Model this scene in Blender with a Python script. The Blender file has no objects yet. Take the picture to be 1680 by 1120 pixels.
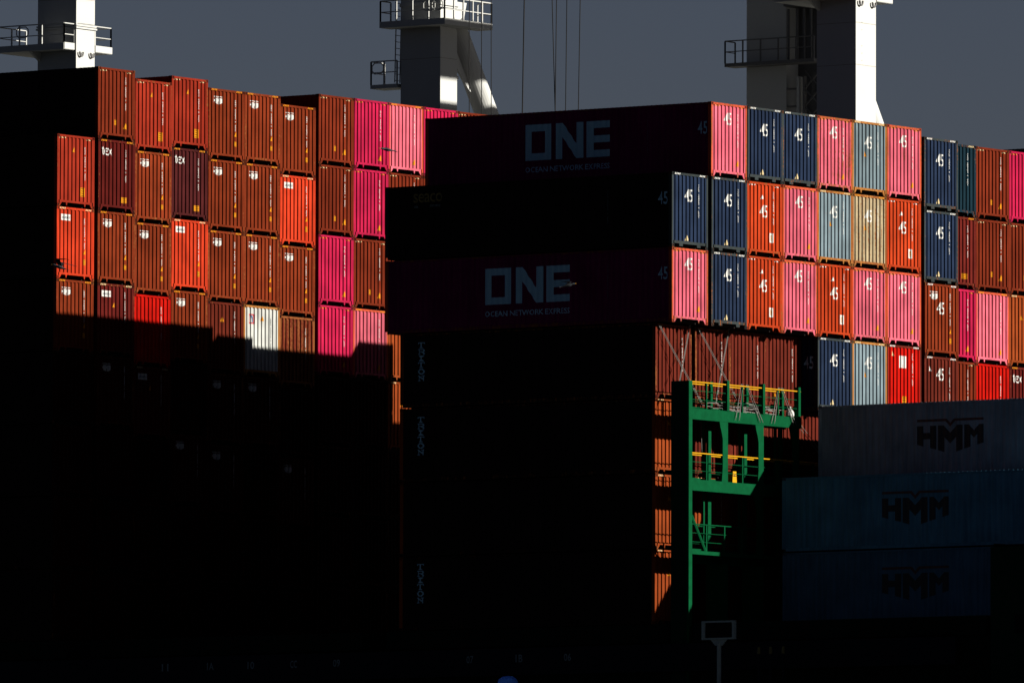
import bpy, math, random
from mathutils import Vector, Matrix

# ------------------------------------------------------------------ camera, sky, sun, exposure
# World frame: x = across the ship (away to the right), y = along the ship (away to the left),
# z = up with the water at 0.  Ship heights are given above the bottom of the fifth tier (ZB).
ZB = 26.0
sc = bpy.context.scene
COL = sc.collection
THETA, PITCH, ROLL = 0.9503458, 0.0676666, 0.0024904
cam_d = bpy.data.cameras.new('camera')
cam = bpy.data.objects.new('camera', cam_d)
COL.objects.link(cam)
F = Vector((math.sin(THETA) * math.cos(PITCH), math.cos(THETA) * math.cos(PITCH), math.sin(PITCH)))
R = Vector((math.cos(THETA), -math.sin(THETA), 0))
U = R.cross(F)
R2 = math.cos(ROLL) * R + math.sin(ROLL) * U
U2 = -math.sin(ROLL) * R + math.cos(ROLL) * U
mw = Matrix((R2, U2, -F)).transposed().to_4x4()
mw.translation = Vector((-364.2713, -251.5742, ZB - 21.8760))
cam.matrix_world = mw
cam_d.sensor_width = 36.0
cam_d.lens = 18777.717 * 36.0 / 1680.0
cam_d.clip_start = 1.0
cam_d.clip_end = 30000.0
sc.camera = cam

SUN = Vector((0.426, -1.0, 0.439)).normalized()
SUN_EL = math.asin(SUN.z)
SUN_AZ = math.atan2(SUN.x, SUN.y)
w = bpy.data.worlds.new('World')
sc.world = w
w.use_nodes = True
nt = w.node_tree
nt.nodes.clear()
sky = nt.nodes.new('ShaderNodeTexSky')
sky.sky_type = 'NISHITA'
sky.sun_disc = False
sky.sun_elevation = SUN_EL
sky.sun_rotation = SUN_AZ
sky.air_density = 1.0
sky.dust_density = 0.3
sky.ozone_density = 3.0
hs = nt.nodes.new('ShaderNodeHueSaturation')
hs.inputs['Saturation'].default_value = 1.0
bg = nt.nodes.new('ShaderNodeBackground')
bg.inputs['Strength'].default_value = 0.0050
wo = nt.nodes.new('ShaderNodeOutputWorld')
tint = nt.nodes.new('ShaderNodeMix')
tint.data_type = 'RGBA'
tint.blend_type = 'MULTIPLY'
tint.inputs['Factor'].default_value = 1.0
tint.inputs['B'].default_value = (1.10, 0.93, 1.08, 1)
nt.links.new(sky.outputs[0], hs.inputs['Color'])
nt.links.new(hs.outputs[0], tint.inputs['A'])
nt.links.new(tint.outputs['Result'], bg.inputs['Color'])
nt.links.new(bg.outputs[0], wo.inputs['Surface'])

sun_d = bpy.data.lights.new('sun', 'SUN')
sun_d.energy = 5.0
sun_d.angle = math.radians(0.5)
sun_d.color = (1.0, 0.93, 0.80)
sun = bpy.data.objects.new('sun', sun_d)
COL.objects.link(sun)
sun.rotation_euler = SUN.to_track_quat('Z', 'Y').to_euler()
sun.location = (80, -120, 160)

sc.view_settings.view_transform = 'Standard'
sc.view_settings.look = 'None'
sc.view_settings.gamma = 1.0
sc.view_settings.exposure = 1.9
sc.view_settings.use_curve_mapping = False
sc.cycles.max_bounces = 5

rnd = random.Random(7)

# ------------------------------------------------------------------ materials
def new_mat(name):
    m = bpy.data.materials.new(name)
    m.use_nodes = True
    b = m.node_tree.nodes['Principled BSDF']
    return m, m.node_tree, b

def plain(name, col, rough=0.6, metal=0.0, spec=0.2, var=0.25, scale=3.0):
    m, t, b = new_mat(name)
    b.inputs['Roughness'].default_value = rough
    b.inputs['Metallic'].default_value = metal
    b.inputs['Specular IOR Level'].default_value = spec
    tc = t.nodes.new('ShaderNodeTexCoord')
    n = t.nodes.new('ShaderNodeTexNoise')
    n.inputs['Scale'].default_value = scale
    n.inputs['Detail'].default_value = 5
    t.links.new(tc.outputs['Object'], n.inputs['Vector'])
    mx = t.nodes.new('ShaderNodeMix')
    mx.data_type = 'RGBA'
    mx.inputs['A'].default_value = (*[c * (1 - var) for c in col], 1)
    mx.inputs['B'].default_value = (*[min(1, c * (1 + var)) for c in col], 1)
    t.links.new(n.outputs['Fac'], mx.inputs['Factor'])
    t.links.new(mx.outputs['Result'], b.inputs['Base Color'])
    return m

def paint_material():
    """container paint: colour and rust amount come from the object, wear from noise"""
    m, t, b = new_mat('container_paint')
    N = t.nodes.new
    L = t.links.new
    oi = N('ShaderNodeObjectInfo')
    at = N('ShaderNodeAttribute')
    at.attribute_type = 'OBJECT'
    at.attribute_name = 'rust'
    tc = N('ShaderNodeTexCoord')
    off = N('ShaderNodeVectorMath')
    off.operation = 'MULTIPLY_ADD'
    cmb = N('ShaderNodeCombineXYZ')
    for i in range(3):
        L(oi.outputs['Random'], cmb.inputs[i])
    off.inputs[1].default_value = (37.0, 53.0, 71.0)
    L(cmb.outputs[0], off.inputs[0])
    L(tc.outputs['Object'], off.inputs[2])
    # broad tone changes
    n1 = N('ShaderNodeTexNoise')
    n1.inputs['Scale'].default_value = 0.9
    n1.inputs['Detail'].default_value = 4
    L(off.outputs[0], n1.inputs['Vector'])
    # runs down the panel
    mp = N('ShaderNodeMapping')
    mp.inputs['Scale'].default_value = (9.0, 9.0, 0.55)
    L(off.outputs[0], mp.inputs['Vector'])
    n2 = N('ShaderNodeTexNoise')
    n2.inputs['Scale'].default_value = 1.0
    n2.inputs['Detail'].default_value = 6
    n2.inputs['Roughness'].default_value = 0.65
    L(mp.outputs[0], n2.inputs['Vector'])
    # small chips
    n3 = N('ShaderNodeTexNoise')
    n3.inputs['Scale'].default_value = 11.0
    n3.inputs['Detail'].default_value = 4
    L(off.outputs[0], n3.inputs['Vector'])
    tone = N('ShaderNodeMapRange')
    tone.inputs['From Min'].default_value = 0.3
    tone.inputs['From Max'].default_value = 0.7
    tone.inputs['To Min'].default_value = 0.80
    tone.inputs['To Max'].default_value = 1.18
    L(n1.outputs['Fac'], tone.inputs['Value'])
    run = N('ShaderNodeMapRange')
    run.inputs['From Min'].default_value = 0.35
    run.inputs['From Max'].default_value = 0.75
    run.inputs['To Min'].default_value = 1.14
    run.inputs['To Max'].default_value = 0.70
    L(n2.outputs['Fac'], run.inputs['Value'])
    mul = N('ShaderNodeMath')
    mul.operation = 'MULTIPLY'
    L(tone.outputs[0], mul.inputs[0])
    L(run.outputs[0], mul.inputs[1])
    sc_ = N('ShaderNodeVectorMath')
    sc_.operation = 'SCALE'
    L(oi.outputs['Color'], sc_.inputs[0])
    L(mul.outputs[0], sc_.inputs['Scale'])
    # rust mask: streak noise above a threshold that drops with the rust amount
    th = N('ShaderNodeMath')
    th.operation = 'MULTIPLY_ADD'
    th.inputs[1].default_value = -0.42
    th.inputs[2].default_value = 0.74
    L(at.outputs['Fac'], th.inputs[0])
    avg = N('ShaderNodeMath')
    avg.operation = 'MULTIPLY_ADD'
    avg.inputs[1].default_value = 0.35
    L(n3.outputs['Fac'], avg.inputs[0])
    h2 = N('ShaderNodeMath')
    h2.operation = 'MULTIPLY'
    h2.inputs[1].default_value = 0.65
    L(n2.outputs['Fac'], h2.inputs[0])
    L(h2.outputs[0], avg.inputs[2])
    sub = N('ShaderNodeMath')
    sub.operation = 'SUBTRACT'
    L(avg.outputs[0], sub.inputs[0])
    L(th.outputs[0], sub.inputs[1])
    gain = N('ShaderNodeMath')
    gain.operation = 'MULTIPLY'
    gain.inputs[1].default_value = 9.0
    gain.use_clamp = True
    L(sub.outputs[0], gain.inputs[0])
    mix = N('ShaderNodeMix')
    mix.data_type = 'RGBA'
    mix.inputs['B'].default_value = (0.085, 0.028, 0.009, 1)
    L(gain.outputs[0], mix.inputs['Factor'])
    L(sc_.outputs[0], mix.inputs['A'])
    L(mix.outputs['Result'], b.inputs['Base Color'])
    b.inputs['Roughness'].default_value = 0.8
    b.inputs['Specular IOR Level'].default_value = 0.012
    bp = N('ShaderNodeBump')
    bp.inputs['Strength'].default_value = 0.25
    bp.inputs['Distance'].default_value = 0.03
    n4 = N('ShaderNodeTexNoise')
    n4.inputs['Scale'].default_value = 2.2
    n4.inputs['Detail'].default_value = 2
    L(off.outputs[0], n4.inputs['Vector'])
    L(n4.outputs['Fac'], bp.inputs['Height'])
    L(bp.outputs[0], b.inputs['Normal'])
    return m

MAT = {
    'paint': paint_material(),
    'white': plain('white_print', (0.23, 0.235, 0.235), 0.8, spec=0.03, var=0.12, scale=9),
    'sidewhite': plain('white_side_print', (0.12, 0.22, 0.30), 0.6, var=0.1, scale=5),  # white print with the dim blue of skylit shade in its colour
    'ivory': plain('ivory_print', (0.21, 0.17, 0.095), 0.8, spec=0.03, var=0.15, scale=9),
    'yellow': plain('yellow_print', (0.21, 0.082, 0.0025), 0.8, spec=0.03, var=0.15, scale=9),
    'black': plain('black_print', (0.006, 0.006, 0.006), 0.8, spec=0.05),
    'dark': plain('dark_recess', (0.004, 0.004, 0.004), 0.9, spec=0.02),
    'blueprint': plain('blue_print', (0.008, 0.022, 0.09), 0.8, spec=0.02),
    'redprint': plain('red_print', (0.16, 0.006, 0.012), 0.8, spec=0.02),
    'darkred': plain('dark_red_print', (0.035, 0.012, 0.014), 0.6),
    'navyprint': plain('dark_navy_print', (0.006, 0.008, 0.013), 0.6),
    'dullyellow': plain('dull_yellow_print', (0.055, 0.038, 0.005), 0.6),
    'green': plain('green_deck_paint', (0.0005, 0.027, 0.0095), 0.8, spec=0.012, var=0.35, scale=4.0),
    'handyellow': plain('yellow_handrail_paint', (0.23, 0.12, 0.0025), 0.7, spec=0.04),
    'steel': plain('galvanised_rod_steel', (0.08, 0.078, 0.076), 0.7, 0.0, 0.05),
    'crane': plain('crane_white_paint', (0.225, 0.232, 0.235), 0.7, spec=0.04, var=0.05, scale=0.8),
    'seam': plain('dirty_weld_seam', (0.14, 0.135, 0.125), 0.8, spec=0.03),
    'cranedark': plain('crane_grey_steel', (0.06, 0.06, 0.063), 0.6, spec=0.1),
    'cable': plain('greased_wire_rope', (0.008, 0.008, 0.009), 0.8, spec=0.05),
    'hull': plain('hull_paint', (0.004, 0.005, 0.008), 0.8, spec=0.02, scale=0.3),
    'darkgreen': plain('dark_green_paint', (0.001, 0.010, 0.005), 0.7, spec=0.04),  # shaded copy of the green deck paint, shade put into the colour
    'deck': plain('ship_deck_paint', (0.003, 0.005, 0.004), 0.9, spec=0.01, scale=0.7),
    'marking': plain('faded_hull_marking', (0.05, 0.07, 0.08), 0.7),
    'signframe': plain('grey_sign_frame', (0.13, 0.16, 0.16), 0.6),
    'bluecover': plain('blue_drum_plastic', (0.06, 0.22, 0.75), 0.5),
    'dullpost': plain('dull_yellow_post', (0.05, 0.04, 0.008), 0.6),
    'concrete': plain('quay_concrete', (0.10, 0.10, 0.095), 0.9, var=0.3, scale=0.15),
    'floor': plain('container_underframe', (0.012, 0.010, 0.010), 0.9, spec=0.02),
    'gull': plain('gull_plumage', (0.022, 0.025, 0.03), 0.9, spec=0.02, var=0.15, scale=20),
    'gulldark': plain('gull_dark_wing', (0.006, 0.006, 0.007), 0.9, spec=0.02),
    'beak': plain('gull_beak', (0.30, 0.16, 0.02), 0.6),
}
def water_material():
    m, t, b = new_mat('harbour_water')
    b.inputs['Base Color'].default_value = (0.006, 0.012, 0.014, 1)
    b.inputs['Roughness'].default_value = 0.12
    n = t.nodes.new('ShaderNodeTexNoise')
    n.inputs['Scale'].default_value = 0.35
    n.inputs['Detail'].default_value = 6
    tc = t.nodes.new('ShaderNodeTexCoord')
    t.links.new(tc.outputs['Object'], n.inputs['Vector'])
    bp = t.nodes.new('ShaderNodeBump')
    bp.inputs['Strength'].default_value = 0.6
    bp.inputs['Distance'].default_value = 0.4
    t.links.new(n.outputs['Fac'], bp.inputs['Height'])
    t.links.new(bp.outputs[0], b.inputs['Normal'])
    return m
MAT['water'] = water_material()

# ------------------------------------------------------------------ mesh helpers
class MB:
    def __init__(self):
        self.v = []
        self.f = []
        self.m = []

    def quad(self, a, b, c, d, mi=0):
        n = len(self.v)
        self.v += [tuple(a), tuple(b), tuple(c), tuple(d)]
        self.f.append((n, n + 1, n + 2, n + 3))
        self.m.append(mi)
        return self

    def box(self, x0, x1, y0, y1, z0, z1, mi=0):
        n = len(self.v)
        self.v += [(x0, y0, z0), (x1, y0, z0), (x1, y1, z0), (x0, y1, z0), (x0, y0, z1), (x1, y0, z1), (x1, y1, z1), (x0, y1, z1)]
        for q in ((0, 3, 2, 1), (4, 5, 6, 7), (0, 1, 5, 4), (1, 2, 6, 5), (2, 3, 7, 6), (3, 0, 4, 7)):
            self.f.append(tuple(n + i for i in q))
            self.m.append(mi)
        return self

    def tube(self, p0, p1, r0, r1=None, n=6, caps=True, mi=0):
        r1 = r0 if r1 is None else r1
        p0, p1 = Vector(p0), Vector(p1)
        d = (p1 - p0).normalized()
        a = d.orthogonal().normalized()
        b = d.cross(a)
        k = len(self.v)
        for p, r in ((p0, r0), (p1, r1)):
            for i in range(n):
                t = 2 * math.pi * i / n
                self.v.append(tuple(p + r * (math.cos(t) * a + math.sin(t) * b)))
        for i in range(n):
            j = (i + 1) % n
            self.f.append((k + i, k + j, k + n + j, k + n + i))
            self.m.append(mi)
        if caps:
            self.f.append(tuple(k + i for i in reversed(range(n))))
            self.f.append(tuple(k + n + i for i in range(n)))
            self.m += [mi, mi]
        return self

    def path(self, pts, r, n=6):
        for a, b in zip(pts, pts[1:]):
            self.tube(a, b, r, n=n)
        return self

    def prism(self, poly, axis, a, b, mi=0):
        """extrude a polygon given in the two other axes from a to b along axis (0, 1 or 2)"""
        n = len(poly)
        k = len(self.v)
        def mk(p, t):
            q = list(p)
            q.insert(axis, t)
            return tuple(q)
        self.v += [mk(p, a) for p in poly] + [mk(p, b) for p in poly]
        self.f.append(tuple(k + i for i in reversed(range(n))))
        self.f.append(tuple(k + n + i for i in range(n)))
        for i in range(n):
            j = (i + 1) % n
            self.f.append((k + i, k + j, k + n + j, k + n + i))
        self.m += [mi] * (n + 2)
        return self

    def mesh(self, name, *mats):
        me = bpy.data.meshes.new(name)
        me.from_pydata(self.v, [], self.f)
        for m in mats:
            me.materials.append(m)
        if len(mats) > 1:
            me.polygons.foreach_set('material_index', self.m)
        me.update()
        return me

def add(name, me, parent=None, loc=(0, 0, 0), color=None, rust=None):
    o = bpy.data.objects.new(name, me)
    COL.objects.link(o)
    o.location = loc
    if parent is not None:
        o.parent = parent
    if color is not None:
        o.color = (*color, 1)
    if rust is not None:
        o['rust'] = rust
    return o

def tag(o, label, cat, group=None):
    o['label'] = label
    o['category'] = cat
    if group:
        o['group'] = group
    return o

def structure(name, me, loc=(0, 0, 0)):
    o = add(name, me, None, loc)
    o['kind'] = 'structure'
    return o

def thing(name, loc, label, cat, group=None):
    return tag(add(name, None, None, loc), label, cat, group)

# ------------------------------------------------------------------ flat lettering
_gl = {}
def glyphs(s, bold=0.0, shear=0.0):
    """triangles of a text, scaled to the unit square"""
    key = (s, bold, shear)
    if key in _gl:
        return _gl[key]
    cu = bpy.data.curves.new('t', 'FONT')
    cu.body = s
    cu.offset = bold
    cu.shear = shear
    cu.resolution_u = 2
    ob = bpy.data.objects.new('t', cu)
    COL.objects.link(ob)
    dg = bpy.context.evaluated_depsgraph_get()
    me = ob.evaluated_get(dg).to_mesh()
    me.calc_loop_triangles()
    co = [v.co.to_2d() for v in me.vertices]
    tris = [[co[i].copy() for i in t.vertices] for t in me.loop_triangles]
    ob.evaluated_get(dg).to_mesh_clear()
    bpy.data.objects.remove(ob)
    bpy.data.curves.remove(cu)
    xs = [p.x for t in tris for p in t]
    ys = [p.y for t in tris for p in t]
    x0, x1, y0, y1 = min(xs), max(xs), min(ys), max(ys)
    r = [[((p.x - x0) / (x1 - x0), (p.y - y0) / (y1 - y0)) for p in t] for t in tris]
    _gl[key] = r
    return r

def rect(x0, x1, y0, y1):
    return [(x0, y0), (x1, y0), (x1, y1), (x0, y1)]

def fit(polys, x0, x1, y0, y1):
    return [[(x0 + p[0] * (x1 - x0), y0 + p[1] * (y1 - y0)) for p in q] for q in polys]

def from_px(polys, wid, hei):
    return [[(x / wid, 1 - y / hei) for x, y in q] for q in polys]

def tri_poly(poly):
    """ear clipping for a simple polygon"""
    P = list(poly)
    area = sum(P[i][0] * P[(i + 1) % len(P)][1] - P[(i + 1) % len(P)][0] * P[i][1] for i in range(len(P)))
    if area < 0:
        P.reverse()
    out = []
    def cr(o, a, b):
        return (a[0] - o[0]) * (b[1] - o[1]) - (a[1] - o[1]) * (b[0] - o[0])
    guard = 0
    while len(P) > 3 and guard < 500:
        guard += 1
        for i in range(len(P)):
            a, b, c = P[i - 1], P[i], P[(i + 1) % len(P)]
            if cr(a, b, c) <= 1e-12:
                continue
            if any(cr(a, b, q) >= -1e-9 and cr(b, c, q) >= -1e-9 and cr(c, a, q) >= -1e-9 for q in P if q not in (a, b, c)):
                continue
            out.append([a, b, c])
            P.pop(i)
            break
        else:
            break
    out.append(P)
    return out

def clip(poly, x, keep_right):
    out = []
    for i in range(len(poly)):
        a, b = poly[i - 1], poly[i]
        ia = a[0] >= x if keep_right else a[0] <= x
        ib = b[0] >= x if keep_right else b[0] <= x
        if ia != ib:
            t = (x - a[0]) / (b[0] - a[0])
            out.append((x, a[1] + t * (b[1] - a[1])))
        if ib:
            out.append(b)
    return out

def drape(polys, prof, put, eps=0.004):
    """lay flat shapes on a corrugated wall: cut them at each fold, push them to its depth"""
    mb = MB()
    for q in polys:
        lo, hi = min(p[0] for p in q), max(p[0] for p in q)
        for (s0, d0), (s1, d1) in zip(prof, prof[1:]):
            if s1 <= lo or s0 >= hi:
                continue
            c = clip(clip(q, s0, True), s1, False) if (lo < s0 or hi > s1) else q
            if len(c) < 3:
                continue
            n = len(mb.v)
            for s, z in c:
                d = d0 + (d1 - d0) * (s - s0) / (s1 - s0)
                mb.v.append(put(s, d - eps, z))
            mb.f.append(tuple(range(n, n + len(c))))
            mb.m.append(0)
    return mb

# logo shapes, drawn as polygons
HMM_BAR = from_px([[(0, 0), (143, 0), (160, 22), (160, 40), (137, 12), (0, 12)], [(177, 0), (320, 0), (320, 12), (183, 12), (160, 40), (160, 22)]], 320, 163)
HMM_LET = from_px(
    tri_poly([(0, 32), (30, 32), (30, 66), (62, 66), (62, 32), (92, 32), (92, 149), (62, 141), (62, 97), (30, 97), (30, 132), (0, 123)])
    + tri_poly([(100, 32), (128, 32), (160, 70), (192, 32), (220, 32), (220, 152), (188, 163), (188, 90), (160, 122), (132, 90), (132, 163), (100, 152)])
    + tri_poly([(228, 32), (250, 32), (274, 62), (298, 32), (320, 32), (320, 123), (290, 132), (290, 80), (274, 98), (258, 80), (258, 141), (228, 149)]), 320, 163)
ONE_LET = from_px(
    [rect(0, 95, 0, 560), rect(310, 405, 0, 560), rect(95, 310, 0, 110), rect(95, 310, 450, 560)]
    + tri_poly([(475, 0), (580, 0), (785, 330), (785, 0), (890, 0), (890, 560), (785, 560), (575, 220), (575, 560), (475, 560)])
    + [rect(945, 1050, 0, 560), rect(1050, 1300, 0, 110), rect(1050, 1300, 225, 335), rect(1050, 1300, 450, 560)], 1300, 560)
SERIF = {
    'T': ['1111111', '1001001', '0001000', '0001000', '0001000', '0001000', '0011100'],
    'R': ['1111110', '0100011', '0100011', '0111110', '0100110', '0100011', '1110011'],
    'I': ['0111110', '0011100', '0001000', '0001000', '0001000', '0011100', '0111110'],
    'O': ['0011100', '0110110', '1100011', '1100011', '1100011', '0110110', '0011100'],
    'N': ['1100111', '0110010', '0111010', '0101110', '0100110', '0100010', '1110010'],
}
def serif_stack(word):
    out = []
    for k, ch in enumerate(word):
        for r, row in enumerate(SERIF[ch]):
            c = 0
            while c < 7:
                if row[c] == '1':
                    e = c
                    while e < 7 and row[e] == '1':
                        e += 1
                    y1 = 1 - (k * 8.2 + r) / (8.2 * len(word))
                    y0 = 1 - (k * 8.2 + r + 1) / (8.2 * len(word))
                    out.append(rect(c / 7, e / 7, y0, y1))
                    c = e
                else:
                    c += 1
    return out

# ------------------------------------------------------------------ the setting
def sheet(x0, x1, y0, y1, z):
    return MB().quad((x0, y0, z), (x1, y0, z), (x1, y1, z), (x0, y1, z))
structure('water', sheet(-9000, 9000, -9000, 9000, 0).mesh('water', MAT['water']))
structure('quay_ground', MB().box(53.5, 6000, -3000, 3000, -2, 3.5).mesh('quay_ground', MAT['concrete']))

# ------------------------------------------------------------------ the ship
PITCH_U, GAP_U, TIER = 2.4543118, 0.2324893, 2.908
BAY_L = 29.2505          # front ends of the left block
BAY_N = -14.61           # front ends of the near right block
def ucol(c):
    return c * PITCH_U - (GAP_U if c < 0 else 0) + (GAP_U if c > 5 else 0)
DECK = ZB - 5.6
COVER = ZB - TIER - 0.012     # top of hatch covers

ship = thing('container_ship', (-4.7, 0, 0), 'dark hull and deck of the container ship beneath all the stacks', 'ship')
SX = 4.7
def ship_part(name, mb, mat, parent=None):
    o = add(name, mb.mesh(name, MAT[mat]), parent or ship)
    if parent is None:
        o.location = (SX, 0, 0)
    return o
hb = MB()
secs = []
for y, k in ((-130, 0.15), (-112, 0.55), (-85, 0.88), (-55, 1.0), (150, 1.0), (185, 0.92), (205, 0.8)):
    cx, hw = 24.0, 28.7 * k
    secs.append([(cx - hw * 0.55, y, -3), (cx - hw * 0.93, y, 3), (cx - hw, y, 10), (cx - hw, y, DECK), (cx + hw, y, DECK), (cx + hw, y, 10), (cx + hw * 0.93, y, 3), (cx + hw * 0.55, y, -3)])
for s in secs:
    hb.v += s
for i in range(len(secs) - 1):
    for j in range(7):
        a = i * 8 + j
        hb.f.append((a, a + 1, a + 9, a + 8))
for e in (0, len(secs) - 1):
    hb.f.append(tuple(e * 8 + j for j in range(8)))
hb.m = [0] * len(hb.f)
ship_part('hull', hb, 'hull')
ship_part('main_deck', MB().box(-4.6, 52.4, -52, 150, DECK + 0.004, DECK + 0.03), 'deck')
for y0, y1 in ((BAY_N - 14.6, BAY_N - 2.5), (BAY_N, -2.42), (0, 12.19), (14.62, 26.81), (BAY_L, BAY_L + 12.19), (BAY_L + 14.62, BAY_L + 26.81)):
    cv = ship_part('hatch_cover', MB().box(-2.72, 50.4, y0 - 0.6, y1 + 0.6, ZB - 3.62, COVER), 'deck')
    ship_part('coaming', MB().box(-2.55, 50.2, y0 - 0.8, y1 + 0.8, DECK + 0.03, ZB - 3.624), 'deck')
# markings along the coaming plate that carries the frame numbers
ship_part('marking_plate', MB().box(-2.97, -2.93, -14, 62, ZB - 4.75, ZB - 3.70), 'hull')
for s, y in (('11', 23.65), ('1A', 21.4), ('10', 19.4), ('CC', 17.3), ('09', 15.2), ('07', 8.75), ('1B', 6.4), ('06', 4.1)):
    polys = fit(glyphs(s, 0.02), 0, 0.34, -4.25, -3.95)
    mb = drape(polys, [(-1, 0), (2, 0)], lambda q, d, z, y=y: (-2.971 + d, y - q, ZB + z))
    ship_part('frame_number', mb, 'marking')

# ------------------------------------------------------------------ container meshes
CW, CH, CHS = 2.438, 2.896, 2.591
END = [(0.10, 0.010), (0.116, 0.056)]
for k in range(9):
    c = 0.238 + 0.253 * k
    END += [(c - 0.008, 0.056), (c + 0.008, 0.010)]
    if k < 8:
        END += [(c + 0.117, 0.010), (c + 0.133, 0.056)]
END.append((2.338, 0.010))

def side_profile(L, flat=False):
    p, y = [(0.16, 0.014)], 0.22
    dep = 0.018 if flat else 0.038
    while y < L - 0.42:
        p += [(y, 0.014), (y + 0.066, 0.014 + dep), (y + 0.137, 0.014 + dep), (y + 0.203, 0.014)]
        y += 0.276
    p.append((L - 0.16, 0.014))
    return p

def strip_mesh(prof, put, z0, z1):
    mb = MB()
    for s, d in prof:
        mb.v += [put(s, d, z0), put(s, d, z1)]
    for i in range(len(prof) - 1):
        a = 2 * i
        mb.f.append((a, a + 2, a + 3, a + 1))
        mb.m.append(0)
    return mb

P_ = MAT['paint']
_mesh = {}
def cached(key, fn):
    if key not in _mesh:
        _mesh[key] = fn()
    return _mesh[key]

def m_end(H):
    return strip_mesh(END, lambda s, d, z: (s, d, z), 0.252, H - 0.10).mesh('end_wall', P_)
def m_side(L, H, right, flat=False):
    put = (lambda s, d, z: (CW - d, s, z)) if right else (lambda s, d, z: (d, s, z))
    return strip_mesh(side_profile(L, flat), put, 0.16, H - 0.085).mesh('side_wall', P_)
def m_roof(L, H):
    mb = MB()
    y = 0.05
    pts = []
    while y < L - 0.25:
        pts += [(y, H - 0.026), (y + 0.03, H - 0.008), (y + 0.105, H - 0.008), (y + 0.135, H - 0.026)]
        y += 0.209
    pts.append((L - 0.05, H - 0.026))
    for yy, z in pts:
        mb.v += [(0.035, yy, z), (CW - 0.035, yy, z)]
    for i in range(len(pts) - 1):
        a = 2 * i
        mb.f.append((a, a + 1, a + 3, a + 2))
        mb.m.append(0)
    return mb.mesh('roof', P_)
def m_door(L, H):
    return MB().box(0.10, CW - 0.10, L - 0.06, L - 0.02, 0.2, H - 0.12).mesh('door', P_)
def m_post(H):
    return MB().box(0, 0.10, 0.003, 0.16, 0.118, H - 0.118).mesh('corner_post', P_)
def m_header():
    return MB().box(0.162, CW - 0.162, 0.002, 0.07, -0.098, -0.012).mesh('header_rail', P_)
def m_sill(block):
    e, f = 0.162, CW - 0.162
    if block:
        pts = [(e, 0.25), (e, 0.145), (0.50, 0.145), (0.50, 0.045), (0.74, 0.045), (0.74, 0.145), (1.70, 0.145), (1.70, 0.045), (1.94, 0.045), (1.94, 0.145), (f, 0.145), (f, 0.25)]
    else:
        c, d = CW / 2 - 0.60, CW / 2 + 0.60
        pts = [(e, 0.25), (e, 0.02), (e + 0.03, 0.02), (e + 0.15, 0.165), (c - 0.05, 0.165), (c - 0.015, 0.045), (c + 0.015, 0.045), (c + 0.05, 0.165),
               (d - 0.05, 0.165), (d - 0.015, 0.045), (d + 0.015, 0.045), (d + 0.05, 0.165), (f - 0.15, 0.165), (f - 0.03, 0.02), (f, 0.02), (f, 0.25)]
    return MB().prism(pts, 1, 0.003, 0.06).mesh('sill_rail', P_)
def m_siderail(L, z0, z1, nm):
    return MB().box(0.004, 0.06, 0.178, L - 0.178, z0, z1).mesh(nm, P_)
def m_floor(L):
    return MB().box(0.062, CW - 0.062, 0.40, L - 0.09, 0.03, 0.166).mesh('underframe', MAT['floor'])
def m_casting():
    mb = MB()
    X, Y, Z = 0.162, 0.178, 0.118
    # body with a slot sunk into the front and one into the outer side
    mb.box(0.0, X, 0.014, Y, 0, Z)
    def ring(f, w, h, hw, hh):
        o = [(0, 0), (w, 0), (w, h), (0, h)]
        i = [(w / 2 - hw, h / 2 - hh), (w / 2 + hw, h / 2 - hh), (w / 2 + hw, h / 2 + hh), (w / 2 - hw, h / 2 + hh)]
        for k in range(4):
            j = (k + 1) % 4
            mb.quad(f(*o[k]), f(*o[j]), f(*i[j]), f(*i[k]))
        mb.quad(f(*i[0]), f(*i[1]), f(*i[2]), f(*i[3]), 1)
        return i
    i = [(0.05, 0.027), (0.112, 0.027), (0.112, 0.092), (0.05, 0.092)]
    o = [(0, 0), (X, 0), (X, Z), (0, Z)]
    for k in range(4):
        j = (k + 1) % 4
        mb.quad((o[k][0], 0, o[k][1]), (o[j][0], 0, o[j][1]), (i[j][0], 0, i[j][1]), (i[k][0], 0, i[k][1]))
        mb.quad((o[k][0], 0, o[k][1]), (o[k][0], 0.0139, o[k][1]), (o[j][0], 0.0139, o[j][1]), (o[j][0], 0, o[j][1]))
        mb.quad((i[k][0], 0, i[k][1]), (i[j][0], 0, i[j][1]), (i[j][0], 0.0135, i[j][1]), (i[k][0], 0.0135, i[k][1]), 1)
    mb.quad(*[(p[0], 0.0128, p[1]) for p in i], 1)
    return mb.mesh('corner_casting', P_, MAT['dark'])
CAST = m_casting()
def m_lock():
    return MB().tube((0.08, 0.07, -0.014), (0.08, 0.07, 0.004), 0.05, n=8).mesh('twist_lock', MAT['cranedark'])

# marks painted on the end wall
def end_marks(name, polys, mat):
    return drape(polys, [(-1, 0.010), (0.10, 0.010)] + END[1:-1] + [(2.338, 0.010), (4, 0.010)], lambda s, d, z: (s, d, z)).mesh(name, MAT[mat])

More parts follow.
